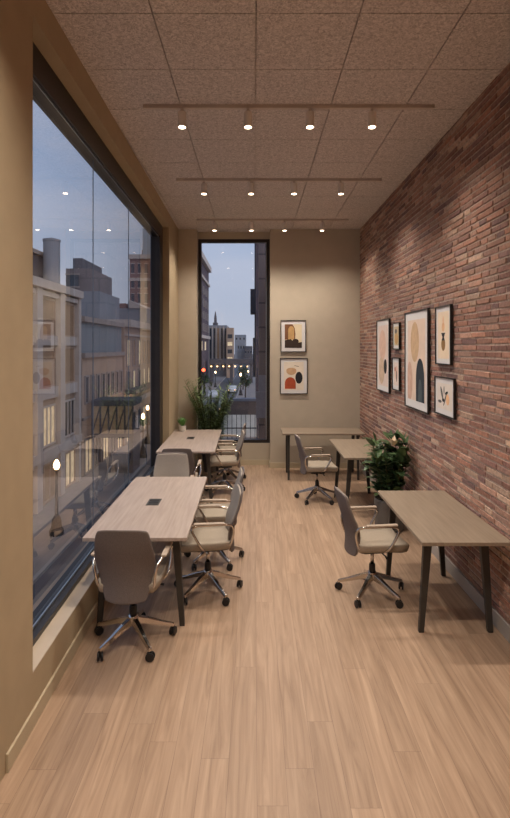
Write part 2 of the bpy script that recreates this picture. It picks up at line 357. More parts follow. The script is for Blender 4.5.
# ------------------------------------------------------------------ office chair (faces local +y)
def chair():
    t = thing('office_chair', (0,0,0), 0, 'x', 'office chair', None)
    # backrest outline, t from bottom to top
    def half(s):   # half width
        pts = [(0,.138),(.05,.150),(.25,.176),(.45,.203),(.55,.208),(.65,.206),(.85,.190),(.96,.180),(1,.163)]
        for (a,x),(b,y) in zip(pts, pts[1:]):
            if s <= b: return x+(y-x)*(s-a)/(b-a)
        return pts[-1][1]
    def bp(s, u, off):
        z = .372+.525*s; w = half(s)
        y = -.205-.045*s-.035*math.sin(PI*min(1,s*1.15))*0+.022*math.sin(PI*s*1.1)*1.0-.03*max(0,.25-s)*-1
        y = -.215+.030*math.sin(PI*min(s/.7,1))*.6-.075*s**1.5
        y += .045*(u*u)*(.4+.6*math.sin(PI*min(1,s+.15)))
        zz = z-.012*(u**4)*(1 if s>.5 else -1)
        return (u*w, y+off, zz)
    S = [0,.03,.08,.16,.26,.38,.5,.62,.74,.85,.93,.98,1]; U = [-1,-.94,-.75,-.5,-.25,0,.25,.5,.75,.94,1]
    MB().slab([[bp(s,u,.0) for u in U] for s in S], [[bp(s,u,-.016) for u in U] for s in S]).build('back_shell', FAB_D, t, smooth=True, sub=1)
    S2 = [.02+.96*s for s in S]
    def cf(s,u,o):
        x,y,z = bp(s,u*.97,o); return (x,y,z)
    MB().slab([[cf(s,u,.022-.012*u**4) for u in U] for s in S2], [[cf(s,u,.0015) for u in U] for s in S2]).build('back_cushion', FAB_L, t, smooth=True, sub=1)
    # seat
    def sp(a, b, dz):
        x = a*(.215+.012*math.sin(PI*(b+1)/2)); y = .03+b*.225
        x *= 1-.10*max(0,abs(b)-.7)/.3
        z = .455+dz-.02*max(0,b-.4)-(.02*a*a*-1)*.4
        return (x,y,z)
    A = [-1,-.93,-.7,-.35,0,.35,.7,.93,1]
    MB().slab([[sp(a,b,.035) for a in A] for b in A], [[sp(a*.93,b*.93,-.034) for a in A] for b in A]).build('seat', FAB_S, t, smooth=True, sub=1)
    MB().slab([[sp(a*.85,b*.85,-.036) for a in A] for b in A], [[sp(a*.78,b*.78,-.044) for a in A] for b in A]).build('seat_pan', BLACK, t, smooth=True)
    # arms : a bent flat loop each side with a pad on top
    for sx in (-1,1):
        p = [(.13,.05,.418),(.20,.035,.43),(.245,.06,.47),(.255,.105,.55),(.25,.14,.615),(.247,.125,.645),(.245,.06,.652),(.24,-.08,.652),(.228,-.17,.648),(.213,-.205,.62),(.20,-.205,.55),(.19,-.18,.47),(.16,-.13,.425),(.12,-.10,.418)]
        P = [(sx*x,y,z) for x,y,z in p]
        # smooth the path a little
        Q = []
        for i in range(len(P)-1):
            a, b = Vector(P[i]), Vector(P[i+1]); Q += [a.lerp(b,.25), a.lerp(b,.75)]
        ar = MB().tube(Q, .0105, 8).build('armrest', CHROME, t, smooth=True)
        MB().box((sx*.243-.02,-.13,.655),(sx*.243+.02,.125,.672)).build('arm_pad', ARMP, ar, bevel=.007)
    # mechanism, lever, gas lift
    MB().box((-.09,-.10,.375),(.09,.09,.42)).box((-.03,-.19,.40),(.03,-.08,.415)).build('tilt_mechanism', BLACK, t, bevel=.01)
    MB().tube([(.06,.04,.39),(.17,.05,.39),(.21,.05,.385)], [.006,.006,.010]).build('lever', BLACK, t, smooth=True)
    MB().lathe([(.027,.19),(.027,.25),(.024,.252),(.024,.262)]).build('gas_column', BLACK, t, smooth=False)
    MB().lathe([(.015,.255),(.015,.38)]).build('gas_piston', CHROME, t, smooth=True)
    b = MB().lathe([(.030,.125),(.042,.135),(.042,.185),(.030,.20)]).build('base_hub', CHROME, t, smooth=True)
    for k in range(5):
        M = Matrix.Rotation(PI/2+2*PI*k/5, 4, 'Z')
        m = MB(); sec = [(.02,.027,.135,.185),(.10,.023,.120,.160),(.20,.018,.088,.118),(.292,.015,.062,.086)]
        rings = [[M@Vector((x,-w,z0)),M@Vector((x,w,z0)),M@Vector((x,w*.7,z1)),M@Vector((x,-w*.7,z1))] for x,w,z0,z1 in sec]
        V = [[m.bm.verts.new(q) for q in r] for r in rings]
        for a, c in zip(V, V[1:]):
            for i in range(4): m.bm.faces.new((a[i],a[(i+1)%4],c[(i+1)%4],c[i]))
        m.bm.faces.new(V[0]); m.bm.faces.new(V[-1])
        m.build('base_spoke', CHROME, t, bevel=.004)
        c = M@Vector((.285,0,0)); ang = PI/2+2*PI*k/5+.9
        m = MB(); R = Matrix.Translation((c.x,c.y,.030))@Matrix.Rotation(ang,4,'Z')@Matrix.Rotation(PI/2,4,'X')
        for o in (-.021,.007): m.lathe([(.022,o),(.030,o+.003),(.030,o+.011),(.022,o+.014)], 14, M=R)
        m.box((-.012,-.008,-.005),(.012,.008,.036), Matrix.Translation((c.x,c.y,.030)))
        m.build('caster', BLACK, t)
    return t
def orient(t, rz):
    """turn the upper part while the five-star base keeps its own angle"""
    t.rotation_euler = (0,0,rz)
    for o in [x for x in bpy.data.objects if x.parent is t]:
        if o.name.split('.')[0] in ('base_spoke','caster'): o.rotation_euler = (0,0,-rz)
ch0 = chair()
chs = [(-.865,3.71,-.03,'dark-backed office chair seen from behind, nearest the camera at the near window table'),
       (-.40,4.46,PI/2+.12,'office chair on the aisle side of the near window table, closest to the camera'),
       (-.40,5.12,PI/2+.05,'second office chair along the aisle side of the near window table'),
       (-.93,5.66,PI+.04,'light office chair facing the camera across the far end of the near window table'),
       (-.93,6.47,0.02,'dark-backed office chair tucked under the near end of the farther window table'),
       (-.43,7.50,PI/2+.1,'office chair on the aisle side of the farther window table, nearer one'),
       (-.43,8.22,PI/2-.05,'office chair on the aisle side of the farther window table, closest to the tall window'),
       (1.0,4.42,-PI/2+.12,'office chair turned to the nearest desk at the brick wall'),
       (.86,7.15,-PI/2+.1,'office chair at the small desk near the end wall, left of the leafy plant')]
for i, (x,y,rz,l) in enumerate(chs):
    c = ch0 if i == 0 else copy_tree(ch0)
    c.location = (x,y,0); c['label'] = l; c['group'] = 'office chairs on chrome wheels'; orient(c, rz)

# ------------------------------------------------------------------ track lights
def head():
    t = thing('spotlight', (0,0,0), 0, 'x', 'spotlight', None)
    MB().lathe([(.012,-.03),(.012,0)]).build('bracket', TRACK, t)
    MB().lathe([(.030,-.155),(.036,-.150),(.036,-.032),(.030,-.028)], 24).build('lamp_housing', HEAD, t, smooth=False, bevel=.002)
    MB().lathe([(.029,-.1575),(.029,-.156)], 24).build('lamp_lens', LENS, t)
    return t
h0 = None
rows = [(4.40,-.94,1.52,[-.613,-.055,.47,.994],'nearest','front'),
        (6.32,-.95,1.54,[-.614,-.04,.48,1.05],'middle','middle'),
        (8.31,-.92,1.50,[-.64,-.05,.48,1.08],'farthest','far'),
        (1.9,-.9,1.5,[-.6,.0,.5,1.0],'',''), (-.6,-.9,1.5,[-.6,.0,.5,1.0],'','')]  # last two rows: unseen spots added behind the camera to brighten the room
place = ['leftmost','second from left','third from left','rightmost']
for Y, x0, x1, X, nm, gr in rows:
    vis = Y > 3
    if vis:
        tr = MB().box((x0,Y-.018,CH-.03),(x1,Y+.018,CH)).build('light_track', TRACK, bevel=.002)
        tag(tr, f'thin white ceiling track holding four spotlights, {nm} of the three', 'light track', 'ceiling light tracks')
    for k, x in enumerate(X):
        if vis:
            if h0 is None: h0 = head(); o = h0
            else: o = copy_tree(h0)
            o.location = (x,Y,CH-.03); tag(o, f'small cylindrical ceiling spotlight, {place[k]} on the {nm} track', 'spotlight', 'spotlights on the ceiling tracks')
        l = bpy.data.lights.new('spot_lamp', 'SPOT'); l.energy = (88 if vis else 80); l.color = (1,.90,.79); l.spot_size = math.radians(128); l.spot_blend = .9; l.shadow_soft_size = .05
        lo = bpy.data.objects.new('spot_lamp', l); C.objects.link(lo); lo.location = (x,Y,CH-.03-.165); 
        lo.rotation_euler = (math.radians(random.uniform(-4,4)), math.radians((x-.3)*-9), 0)

# ------------------------------------------------------------------ framed prints
def flat(pts, d, f):   # polygon in picture coords -> 3D through f
    return MB().poly([f(x,y,d) for x,y in pts])
def ell(cx,cy,rx,ry,n=28,a0=0,a1=2*PI,rot=0):
    P = []
    for k in range(n+1 if a1-a0 < 6.2 else n):
        a = a0+(a1-a0)*k/n; x, y = rx*math.cos(a), ry*math.sin(a)
        P.append((cx+x*math.cos(rot)-y*math.sin(rot), cy+x*math.sin(rot)+y*math.cos(rot)))
    return P
def pic(c, W, H, wall, label, ground, gcol, shapes, mw=.05, fr=.012):
    t = thing('framed_print', c, 0 if wall == 'back' else -PI/2, label, 'picture', 'framed abstract prints on the ' + ('end wall' if wall == 'back' else 'brick wall'))
    # local: x right, z up, face towards -y
    f = lambda x,y,d: (x*W/2, -d, y*H/2)
    m = MB(); a, b = W/2, H/2
    m.box((-a,-.025,-b),(-a+fr,0,b)).box((a-fr,-.025,-b),(a,0,b)).box((-a+fr,-.025,-b),(a-fr,0,-b+fr)).box((-a+fr,-.025,b-fr),(a-fr,0,b))
    m.build('frame', PFRAME, t)
    MB().box((-a+fr,-.014,-b+fr),(a-fr,-.002,b-fr)).build('mount', MAT, t)
    w, h = a-fr-mw, b-fr-mw
    g = MB().poly([(-w,-.0145,-h),(w,-.0145,-h),(w,-.0145,h),(-w,-.0145,h)]).build('print', mat('print_'+ground, gcol, .8, var=.05, scale=9), t)
    for k, (nm, col, pts) in enumerate(shapes):
        P = [(max(-1,min(1,x))*w, -.015-.0004*k, max(-1,min(1,y))*h) for x,y in pts]
        MB().poly(P).build('painted_shape', mat('ink_'+nm, col, .8, var=.12, scale=14), g)
    return t
yb = YB-.002
pic((.673,yb,2.289),.44,.552,'back','framed print on end wall, brown and black arch over dark ground, upper of two','cream',(224,206,172),[
    ('brown',(120,78,48),[(-1,-.3),(-1,1),(-.1,1),(.15,.7),(.25,.2),(.2,-.3)]), ('ochre',(190,150,96),[(-.6,-.3),(-.6,.5)]+ell(-.25,.5,.35,.35,12,0,PI)[::-1]+[(.1,-.3)]),
    ('umber',(52,36,28),[(-1,-1),(-1,-.35),(-.3,-.25),(.2,-.6),(1,-.5),(1,-1)]), ('umber',(52,36,28),ell(.25,-.45,.38,.22))],.06)
pic((.681,yb,1.597),.477,.626,'back','framed print on end wall with rust dome, black oval and beige blob, lower of two','paper',(226,212,192),[
    ('beige',(198,160,122),ell(-.25,.35,.5,.28,24,PI,2*PI)+ell(-.25,.42,.5,.16,12,0,PI)), ('rust',(168,72,38),[(-.9,-.9)]+[(-.9,-.5)]+ell(-.35,-.5,.55,.42,16,0,PI)[::-1]+[(.2,-.9)]),
    ('black',(26,26,30),ell(.52,-.12,.36,.42)), ('umber',(52,36,28),[(.05,.72),(.5,.66),(.5,.69),(.05,.75)])],.055)
def rp(ya,yc,za,zc,*a,**k): return pic((XR-.012,(ya+yc)/2,(za+zc)/2),abs(ya-yc),zc-za,'right',*a,**k)
rp(7.65,6.95,1.475,2.485,'tall framed print with small black oval, farthest left on the brick wall','blush',(220,200,188),[
    ('peach',(216,180,158),ell(-.1,.35,.7,.5)),('sand',(206,178,150),ell(-.3,-.5,.6,.45)),('black',(26,26,30),ell(.5,-.35,.3,.24))],.07)
rp(6.76,6.46,2.07,2.41,'small framed print with ochre shapes, upper of the tiny pair on the brick wall','wheat',(196,176,140),[
    ('ochre',(190,150,96),ell(0,-.3,.8,.6)),('slate',(96,92,88),ell(-.2,.5,.5,.25))],.04,.01)
rp(6.79,6.46,1.55,1.965,'small framed print with pink ground, lower of the tiny pair on the brick wall','blush',(220,200,188),[
    ('peach',(216,180,158),ell(.1,.1,.6,.6)),('slate',(96,92,88),ell(.2,-.2,.2,.5)),('rust',(168,72,38),ell(-.4,.4,.2,.2))],.05,.01)
rp(6.22,5.39,1.40,2.505,'largest framed print, tan egg above dark blue arch, centre of the brick wall','peachground',(220,196,176),[
    ('tan',(198,164,128),ell(-.15,.45,.48,.50)),('clay',(204,166,144),ell(-.75,-.55,.35,.5)),
    ('navy',(34,42,52),[(0,-1)]+[(0,-.55)]+ell(.45,-.45,.45,.50,18,0,PI)[::-1]+[(.9,-1)]),('arch_inner',(70,80,84),[(.25,-1)]+ell(.45,-.75,.2,.3,12,0,PI)[::-1]+[(.65,-1)])],.085,.014)
rp(5.17,4.765,1.93,2.495,'framed print of a black and gold vase, upper right on the brick wall','cream2',(230,208,180),[
    ('gold',(140,104,58),ell(0,-.38,.36,.28)),('black',(26,26,30),[(-.36,.1),(.36,.1),(.14,-.08),(.3,-.22),(-.3,-.22),(-.14,-.08)]),('apricot',(226,178,134),ell(0,.35,.26,.2)),('apricot',(226,178,134),ell(0,.6,.1,.22))],.045)
rp(5.19,4.685,1.445,1.815,'small framed print with loose grey brush marks, lower right on the brick wall','paper2',(220,208,196),[
    ('slate',(96,92,88),ell(-.35,.2,.12,.55,rot=.3)),('slate',(96,92,88),ell(.1,-.2,.08,.6,rot=-.4)),('black',(26,26,30),ell(-.15,-.3,.16,.14)),('black',(26,26,30),ell(.3,.3,.22,.1,rot=.5)),
    ('apricot',(226,178,134),ell(.45,-.2,.22,.42)),('slate',(96,92,88),ell(-.6,-.45,.25,.12)),('black',(26,26,30),ell(-.02,.5,.05,.3))],.05)

# ------------------------------------------------------------------ plants
def leaf(m, base, d, L, W, droop=.3, n=5, fold=.15, up=Vector((0,0,1))):
    """pointed leaf surface added to builder m"""
    d = Vector(d).normalized(); side = d.cross(up)
    if side.length < .1: side = d.cross(Vector((1,0,0)))
    side.normalize(); nrm = side.cross(d)
    p = Vector(base); rows = []
    for i in range(n+1):
        s = i/n; w = W*math.sin(PI*min(1,.06+.94*s)**.85)*.5
        if i == n: w = .0004
        rows.append((p-side*w+nrm*fold*w, p, p+side*w+nrm*fold*w))
        d = (d-Vector((0,0,1))*droop/n).normalized(); nrm = side.cross(d); p = p+d*L/n
    V = [[m.bm.verts.new(q) for q in r] for r in rows]
    for a, b in zip(V, V[1:]):
        m.bm.faces.new((a[0],a[1],b[1],b[0])); m.bm.faces.new((a[1],a[2],b[2],b[1]))
# areca palm by the tall window
palm = thing('potted_palm', (-.74,8.80,0), 0, 'feathery green palm behind the far table, in front of the tall window', 'plant')
MB().lathe([(.11,0),(.15,.28),(.16,.30),(.145,.30),(.14,.27)]).build('pot', POTG, palm, smooth=False)
MB().lathe([(.138,.262),(.136,.28)]).build('soil', SOIL, palm)
fm, sm_ = MB(), MB()
def keep(v):
    v.x = max(v.x, -.48); v.y = min(v.y, .19 if v.x < -.25 else .34); return v
for k in range(46):
    a = k*2.39996; lean = .05+.13*random.random(); L = random.uniform(.85,1.38)
    ca, sa = math.cos(a), math.sin(a)*.6
    d = Vector((ca*lean, sa*lean, 1)).normalized(); p = Vector((.05*ca, .05*sa, .27)); pts = [p.copy()]; N = 14
    for i in range(N):
        s_ = i/N
        if s_ > .25:
            side = d.cross(Vector((sa,-ca,.3))).normalized() if k%2 else Vector((-sa,ca,0)).normalized()
            for sg in (-1,1):
                for ofs in (0,.5):
                    dd = (d*.55+side*sg*.85+Vector((random.uniform(-.3,.3),random.uniform(-.3,.3),.05))).normalized(); q = keep(p+d*L/N*ofs)
                    tip = q+dd*.17
                    if tip.x < -.5 or tip.y > (.20 if tip.x < -.27 else .38): continue
                    leaf(fm, q, dd, .19*(1-.4*(s_-.3)/.7)*random.uniform(.85,1.1), .030, .6, 3, .1)
        d = (d+Vector((ca,sa,0))*.015*(1+2*s_)-Vector((0,0,1))*.03*s_*s_).normalized()
        p = keep(p+d*L/N); pts.append(p.copy())
    sm_.tube(pts, [.006*(1-.7*i/N) for i in range(N+1)], 5)
fm.build('fronds', LEAF, palm, fix=False); sm_.build('stems', STEM, palm, smooth=True)
# broad leafed plant by the brick wall
bp_ = thing('potted_plant', (1.56,6.0,0), 0, 'bushy broad-leaved green plant in grey planter between the desks at the brick wall', 'plant')
MB().lathe([(.13,0),(.165,.02),(.175,.34),(.165,.36),(.155,.35),(.15,.33)], 28).build('planter', POTG, bp_, smooth=False)
MB().lathe([(.148,.31),(.146,.338)]).build('soil', SOIL, bp_)
fm, sm_ = MB(), MB()
for k in range(15):
    a = k*2.39996; r = .10*math.sqrt(k/13); p = Vector((r*math.cos(a), r*math.sin(a), .33)); d = Vector((math.cos(a)*.13, math.sin(a)*.13, 1)).normalized(); pts = [p.copy()]
    H = random.uniform(.42,.74)*(1-.12*k/15); N = 9
    for i in range(N):
        d = (d+Vector((math.cos(a),math.sin(a),0))*.02).normalized(); p = p+d*H/N; pts.append(p.copy())
        if i >= 0:
            for j in range(2):
                b = a+i*2.4+j*PI+random.uniform(-.4,.4); dd = Vector((math.cos(b), math.sin(b), random.uniform(.35,1.1)))
                L = random.uniform(.15,.22)
                if p.x+dd.normalized().x*L > .17: dd.x = -abs(dd.x)*.3
                leaf(fm, p, dd, L, random.uniform(.08,.105), random.uniform(.3,1.0), 5, .22)
    leaf(fm, p, (math.cos(a)*.3, math.sin(a)*.3, 1), .13, .055, .2, 5, .22)
    sm_.tube(pts, [.006]*len(pts), 5)
fm.build('foliage', LEAF2, bp_, fix=False, smooth=True); sm_.build('stems', STEM, bp_, smooth=True)
m = MB(); q = Vector((.0,-.16,.99))
for k in range(5): leaf(m, q, (math.cos(k*1.26)*.5,math.sin(k*1.26)*.5-.3,.9), .12, .065, .2, 4, .3)
m.build('bract', CREAM, bp_, fix=False)
# small plant on the far table
sp_ = thing('table_plant', (-1.165,8.42,.741), 0, 'small green spiky plant in white pot on the farther window table', 'plant')
MB().lathe([(.045,0),(.052,.004),(.058,.085),(.053,.09),(.048,.08)], 24).build('pot', POTW, sp_)
MB().lathe([(.046,.07),(.045,.08)]).build('soil', SOIL, sp_)
m = MB()
for k in range(34):
    a = k*2.39996; l = .1+.65*(k/34); leaf(m, (.02*math.cos(a),.02*math.sin(a),.078), (math.cos(a)*l,math.sin(a)*l,1), random.uniform(.11,.16), .024, .25, 4, .3)
m.build('foliage', LEAF3, sp_, fix=False)

# ------------------------------------------------------------------ outdoors
GZ = -7.7
ASPH = mat('asphalt', (74,78,88), .75, var=.14, scale=.6)
PAVE = mat('pavement', (128,124,124), .9, var=.08, scale=1.2)
CURB = mat('kerb', (150,148,146), .9, var=.05)
LINE = mat('road_paint', (190,190,188), .8)
TAN = mat('tan_stone', (170,144,124), .9, var=.08, scale=.8)
STONE = mat('pale_stone', (182,168,158), .9, var=.08, scale=.8)
BLUEG = mat('blue_grey_render', (124,128,132), .9, var=.12, scale=.5, stretch=(1,3,.3))
GREYB = mat('grey_render', (128,130,136), .9, var=.1, scale=.4)
DGREY = mat('dark_cladding', (82,80,86), .9, var=.12, scale=.5)
DARKW = mat('dark_window', (40,46,56), .25, var=.25, scale=.7, spec=.8)
BLIND = mat('tan_blind', (152,120,92), .8, var=.15, scale=.9)
WARMW = mat('lit_window', (225,205,170), .5, emit=(255,216,160), estr=.34, var=.4, scale=1.8)
CORN = mat('cornice_stone', (150,136,128), .9, var=.1, scale=.9)
ROOF = mat('roof', (92,90,92), .95, var=.1, scale=.5)
def fac_brick(name, c1, c2, mo, sc=1.0, bw=.6, rh=.25):
    m = bpy.data.materials.new(name); m.use_nodes = True; nt = m.node_tree; b = nt.nodes['Principled BSDF']
    tc = nt.nodes.new('ShaderNodeTexCoord'); sx = nt.nodes.new('ShaderNodeSeparateXYZ'); cb = nt.nodes.new('ShaderNodeCombineXYZ'); ad = nt.nodes.new('ShaderNodeMath')
    nt.links.new(tc.outputs['Object'], sx.inputs[0]); nt.links.new(sx.outputs[0], ad.inputs[0]); nt.links.new(sx.outputs[1], ad.inputs[1]); nt.links.new(ad.outputs[0], cb.inputs[0]); nt.links.new(sx.outputs[2], cb.inputs[1])
    br = nt.nodes.new('ShaderNodeTexBrick'); br.inputs['Color1'].default_value = srgb(*c1); br.inputs['Color2'].default_value = srgb(*c2); br.inputs['Mortar'].default_value = srgb(*mo)
    br.inputs['Scale'].default_value = sc; br.inputs['Brick Width'].default_value = bw; br.inputs['Row Height'].default_value = rh; br.inputs['Mortar Size'].default_value = .02
    nt.links.new(cb.outputs[0], br.inputs['Vector']); nt.links.new(br.outputs['Color'], b.inputs['Base Color']); b.inputs['Roughness'].default_value = .9
    return m
BRK = fac_brick('tower_brick', (138,98,86), (124,90,82), (110,92,88), 1, .8, .3)
DBRK = fac_brick('dark_tower_brick', (92,74,78), (80,66,72), (70,62,68), 1, 1.2, .4)
BLOCK = fac_brick('stone_block', (112,98,96), (100,88,88), (70,62,64), 1, .55, .52)
OUT = dict(kind='structure')
g = tag(MB().box((-90,-30,GZ-1),(60,700,GZ)).build('street', ASPH), 'grey asphalt street far below the windows', 'street', kind='structure')
m = MB().box((-12.9,-30,GZ),(-9.3,400,GZ+.14)); m.box((-3.4,-30,GZ),(12,400,GZ+.14))
tag(m.build('pavement', PAVE), 'pale pavement along both sides of the street', 'pavement', kind='structure')
m = MB().box((-9.3,-30,GZ),(-9.12,400,GZ+.15)); m.box((-3.58,-30,GZ),(-3.4,400,GZ+.15)); tag(m.build('kerb', CURB), 'stone kerbs edging the street', 'kerb', kind='structure')
m = MB()
for k in range(60): m.box((-6.4,-10+k*6,GZ),(-6.25,-7+k*6,GZ+.012))
m.box((-9.1,37.6,GZ),(-3.6,38,GZ+.012)); m.box((-7.9,-20,GZ),(-7.8,36,GZ+.012))
tag(m.build('road_marking', LINE), 'white lane markings painted on the street', 'road marking', kind='structure')
def bbox_(name, label, x0, x1, y0, y1, zt, wallm, roof=True):
    b = thing(name, ((x0+x1)/2,(y0+y1)/2,GZ), 0, label, 'building')
    X, Y = (x1-x0)/2, (y1-y0)/2
    MB().box((-X,-Y,0),(X,Y,zt-GZ)).build('wall', wallm, b)
    return b, X, Y
def win_east(b, X, Y, y, z, w, h, m, frame=STONE, d=.12, mull=0):
    """window on the street (east) face at world-like y (local), bottom z"""
    f = MB().box((X,y-w/2-.12,z-.12),(X+d,y+w/2+.12,z)).box((X,y-w/2-.12,z+h),(X+d,y+w/2+.12,z+h+.12)).box((X,y-w/2-.12,z),(X+d,y-w/2,z+h)).box((X,y+w/2,z),(X+d,y+w/2+.12,z+h))
    for k in range(1, mull+1):
        yy = y-w/2+w*k/(mull+1); f.box((X,yy-.05,z),(X+d*.8,yy+.05,z+h))
    fr = f.build('window', frame, b)
    MB().box((X,y-w/2,z),(X+.03,y+w/2,z+h)).build('window_pane', m, fr)
def win_south(b, X, Y, x, z, w, h, m, frame=STONE):
    f = MB().box((x-w/2-.1,-Y-.08,z-.12),(x+w/2+.1,-Y,z)).box((x-w/2-.1,-Y-.08,z+h),(x+w/2+.1,-Y,z+h+.12)).build('window', frame, b)
    MB().box((x-w/2,-Y-.03,z),(x+w/2,-Y,z+h)).build('window_pane', m, f)
# building 1 : tan stone with pilasters
b1, X, Y = bbox_('building', 'tan stone building with tall pilasters and wide windows, nearest across the street', -24, -12.9, 16.0, 37.6, 6.0, TAN)
m = MB()
for zz, h, d in ((13.3,.5,.55),(12.9,.3,.3),(9.9,.6,.22),(6.6,.7,.25),(3.0,.55,.45),(2.7,.2,.25)): m.box((X,-Y,zz),(X+d,Y,zz+h))
m.box((-X,-Y-.3,13.3),(X,-Y,13.8)); m.box((-X,Y,13.3),(X+.4,Y+.3,13.8)); m.build('cornice', STONE, b1)
m = MB(); pitch = 3.6
for k in range(7): m.box((X,Y-.45-k*pitch,0) if k == 0 else (X,Y-.4-k*pitch,0),(X+.38,Y+.0 if k == 0 else Y+.4-k*pitch,13.3))
m.build('pilaster', STONE, b1)
for k in range(6):
    y = Y-1.85-k*pitch
    win_east(b1,X,Y,y,10.6,2.3,2.1,BLIND,TAN); win_east(b1,X,Y,y,7.4,2.3,2.3,BLIND,TAN); win_east(b1,X,Y,y,3.75,2.4,2.3,WARMW if k in (1,2) else DARKW,STONE,mull=3)
    win_east(b1,X,Y,y,.3,2.6,2.2,BLIND if k%2 else WARMW,TAN,mull=2)
b = thing('water_tank', (-15.6,40,0), 0, 'round grey water tank standing above the tan stone building', 'water tank')
MB().lathe([(.62,6.0),(.62,10.15),(.66,10.2),(.66,10.35),(.1,10.5)],24).build('tank_drum', GREYB, b)
m = MB()
for a in range(4): m.tube([(.5*math.cos(a*PI/2+.7),.5*math.sin(a*PI/2+.7),GZ),(.5*math.cos(a*PI/2+.7),.5*math.sin(a*PI/2+.7),6.0)], .07, 6)
m.build('tank_support', DGREY, b)
b, Xp, Yp = bbox_('rooftop_building', 'dark low rooftop block left of the round water tank', -19.6, -16.5, 38.5, 42, 9.2, DGREY)
MB().box((-Xp-.2,-Yp-.2,9.1-GZ),(Xp+.2,Yp+.2,9.4-GZ)).build('cornice', CORN, b)
for k in range(3): win_south(b,Xp,Yp,-1+k*1.0,7.4-GZ,.5,1.1,DARKW)
# building 2 : blue-grey upper wall, tan lower
b2, X, Y = bbox_('building', 'low building with blank blue-grey upper wall and row of small windows', -14.7, -12.9, 38.6, 50.4, 4.3, BLUEG)
MB().box((X,-Y,0),(X+.1,Y,9.0)).build('lower_wall', TAN, b2)
m = MB().box((X,-Y,9.0),(X+.35,Y,9.35)).box((X,-Y,11.7),(X+.3,Y,12.1)).box((-X,-Y-.2,11.7),(X,-Y,12.1)).box((X,-Y,4.3),(X+.22,Y,4.5)); m.build('cornice', CORN, b2)
for k in range(8): win_east(b2,X+.1,Y,-Y+.9+k*1.45,5.6,.62,1.9,DARKW,CORN)
for k in range(5): win_east(b2,X+.1,Y,-Y+1.3+k*2.3,.3,1.6,2.4,WARMW if k%2 == 0 else DARKW,CORN,mull=1)
# building 3 : tan with tall lit windows
b3, X, Y = bbox_('building', 'tan building with tall narrow lit windows, farther along the street', -15.9, -12.7, 50.8, 63.6, 4.6, TAN)
m = MB().box((X,-Y,11.8),(X+.6,Y,12.5)).box((X,-Y,10.9),(X+.25,Y,11.1)).box((-X,-Y-.1,11.8),(X,-Y,12.5)).box((X,-Y,4.0),(X+.35,Y,4.5)); m.build('cornice', STONE, b3)
for k in range(5):
    win_east(b3,X,Y,-Y+1.3+k*2.5,7.9,1.1,2.6,WARMW if k in (0,2,5) else BLIND,CORN); win_east(b3,X,Y,-Y+1.3+k*2.5,5.0,1.1,2.3,WARMW if k in (1,3,4) else DARKW,CORN)
    win_east(b3,X,Y,-Y+1.3+k*2.5,.4,1.7,2.6,WARMW if k%3 == 0 else DARKW,CORN)
MB().box((X+.1,-Y,5.2),(X+1.1,Y,5.6)).build('awning', DGREY, b3)
# grey stepped building behind
b4, X, Y = bbox_('building', 'grey stepped block with dark boxy top behind the blue-grey wall', -19.9, -16.1, 54, 62, 7.9, GREYB)
MB().box((-X+.2,-Y+.3,15.6),(1.0,Y,18.0)).build('upper_block', mat('brown_render',(112,102,102),.9,var=.12,scale=.5), b4)
MB().box((-X+.7,-Y+1,18.0),(-.2,Y,19.2)).build('rooftop_cabin', DGREY, b4)
for x,z,w,h in ((-.9,16.1,1.3,1.2),(-.9,12.6,1.5,1.0),(.9,10.6,.7,.9),(-1,9.5,.7,.8)): win_south(b4,X,Y,x,z,w,h,DARKW,CORN)
b5, X, Y = bbox_('building', 'small grey building with peaked roofline between the blocks', -17.2, -13.4, 64.4, 82, 6.9, GREYB)
MB().box((-X,-Y,14.6),(-.6,Y,15.2)).build('upper_block', BRK, b5)
m = MB(); m.hexa([(-X+1.6,-Y-.2,14.6),(X,-Y-.2,14.6),(X,Y,14.6),(-X+1.6,Y,14.6)],[(-X+1.6,-Y-.2,15.6),(-X+1.8,-Y-.2,15.6),(-X+1.8,Y,15.6),(-X+1.6,Y,15.6)]); m.build('roof', STONE, b5)
# tall brick block
b6, X, Y = bbox_('building', 'tall brick building with white bands rising above the far rooftops', -20.4, -13.6, 85, 97, 17.2, BRK)
m = MB().box((-X-.2,-Y-.3,24.2),(X+.3,Y,24.9)).box((-X-.1,-Y-.2,20.6),(X+.2,Y,21.0)).box((-X-.1,-Y-.2,15.0),(X+.2,Y,15.3)); m.build('cornice', STONE, b6)
for r in range(4):
    for k in range(6): win_south(b6,X,Y,-2.9+k*1.1,22-r*2.5 if r else 21.9,.5,1.5,DARKW,STONE)
MB().box((-1.4,-Y+.5,24.9),(X-.2,Y-1,29.4)).build('glass_penthouse', mat('pale_cladding',(150,164,172),.5,var=.06,scale=.4), b6)
b7, X, Y = bbox_('building', 'tall dark brick building at the left edge of the tall window', -26, -13.2, 120, 150, 24.5, DBRK)
m = MB().box((X,-Y,31.2),(X+.8,Y,32.6)).box((X,-Y,12),(X+.5,Y,12.8)).box((X,-Y,27),(X+.4,Y,27.7)); m.build('cornice', STONE, b7)
for r in range(4):
    for k in range(5): win_east(b7,X,Y,-12+k*6,14+r*3.2,2,1.8,DARKW,CORN)
for k in range(2): win_east(b7,X,Y,-6+k*10,9,4,2.2,WARMW,CORN)
b8, X, Y = bbox_('building', 'grey office block with small spire down the street', -15.6, -9.2, 172, 190, 9.3, GREYB)
m = MB()
for k in range(6): m.box((-X+.3+k*1.25,-Y-.3,2),(-X+.6+k*1.25,-Y,16.6))
m.build('pilaster', STONE, b8)
for k in range(5): win_south(b8,X,Y,-X+1.08+k*1.25,4,.6,12,DARKW if k != 2 else BLIND,CORN)
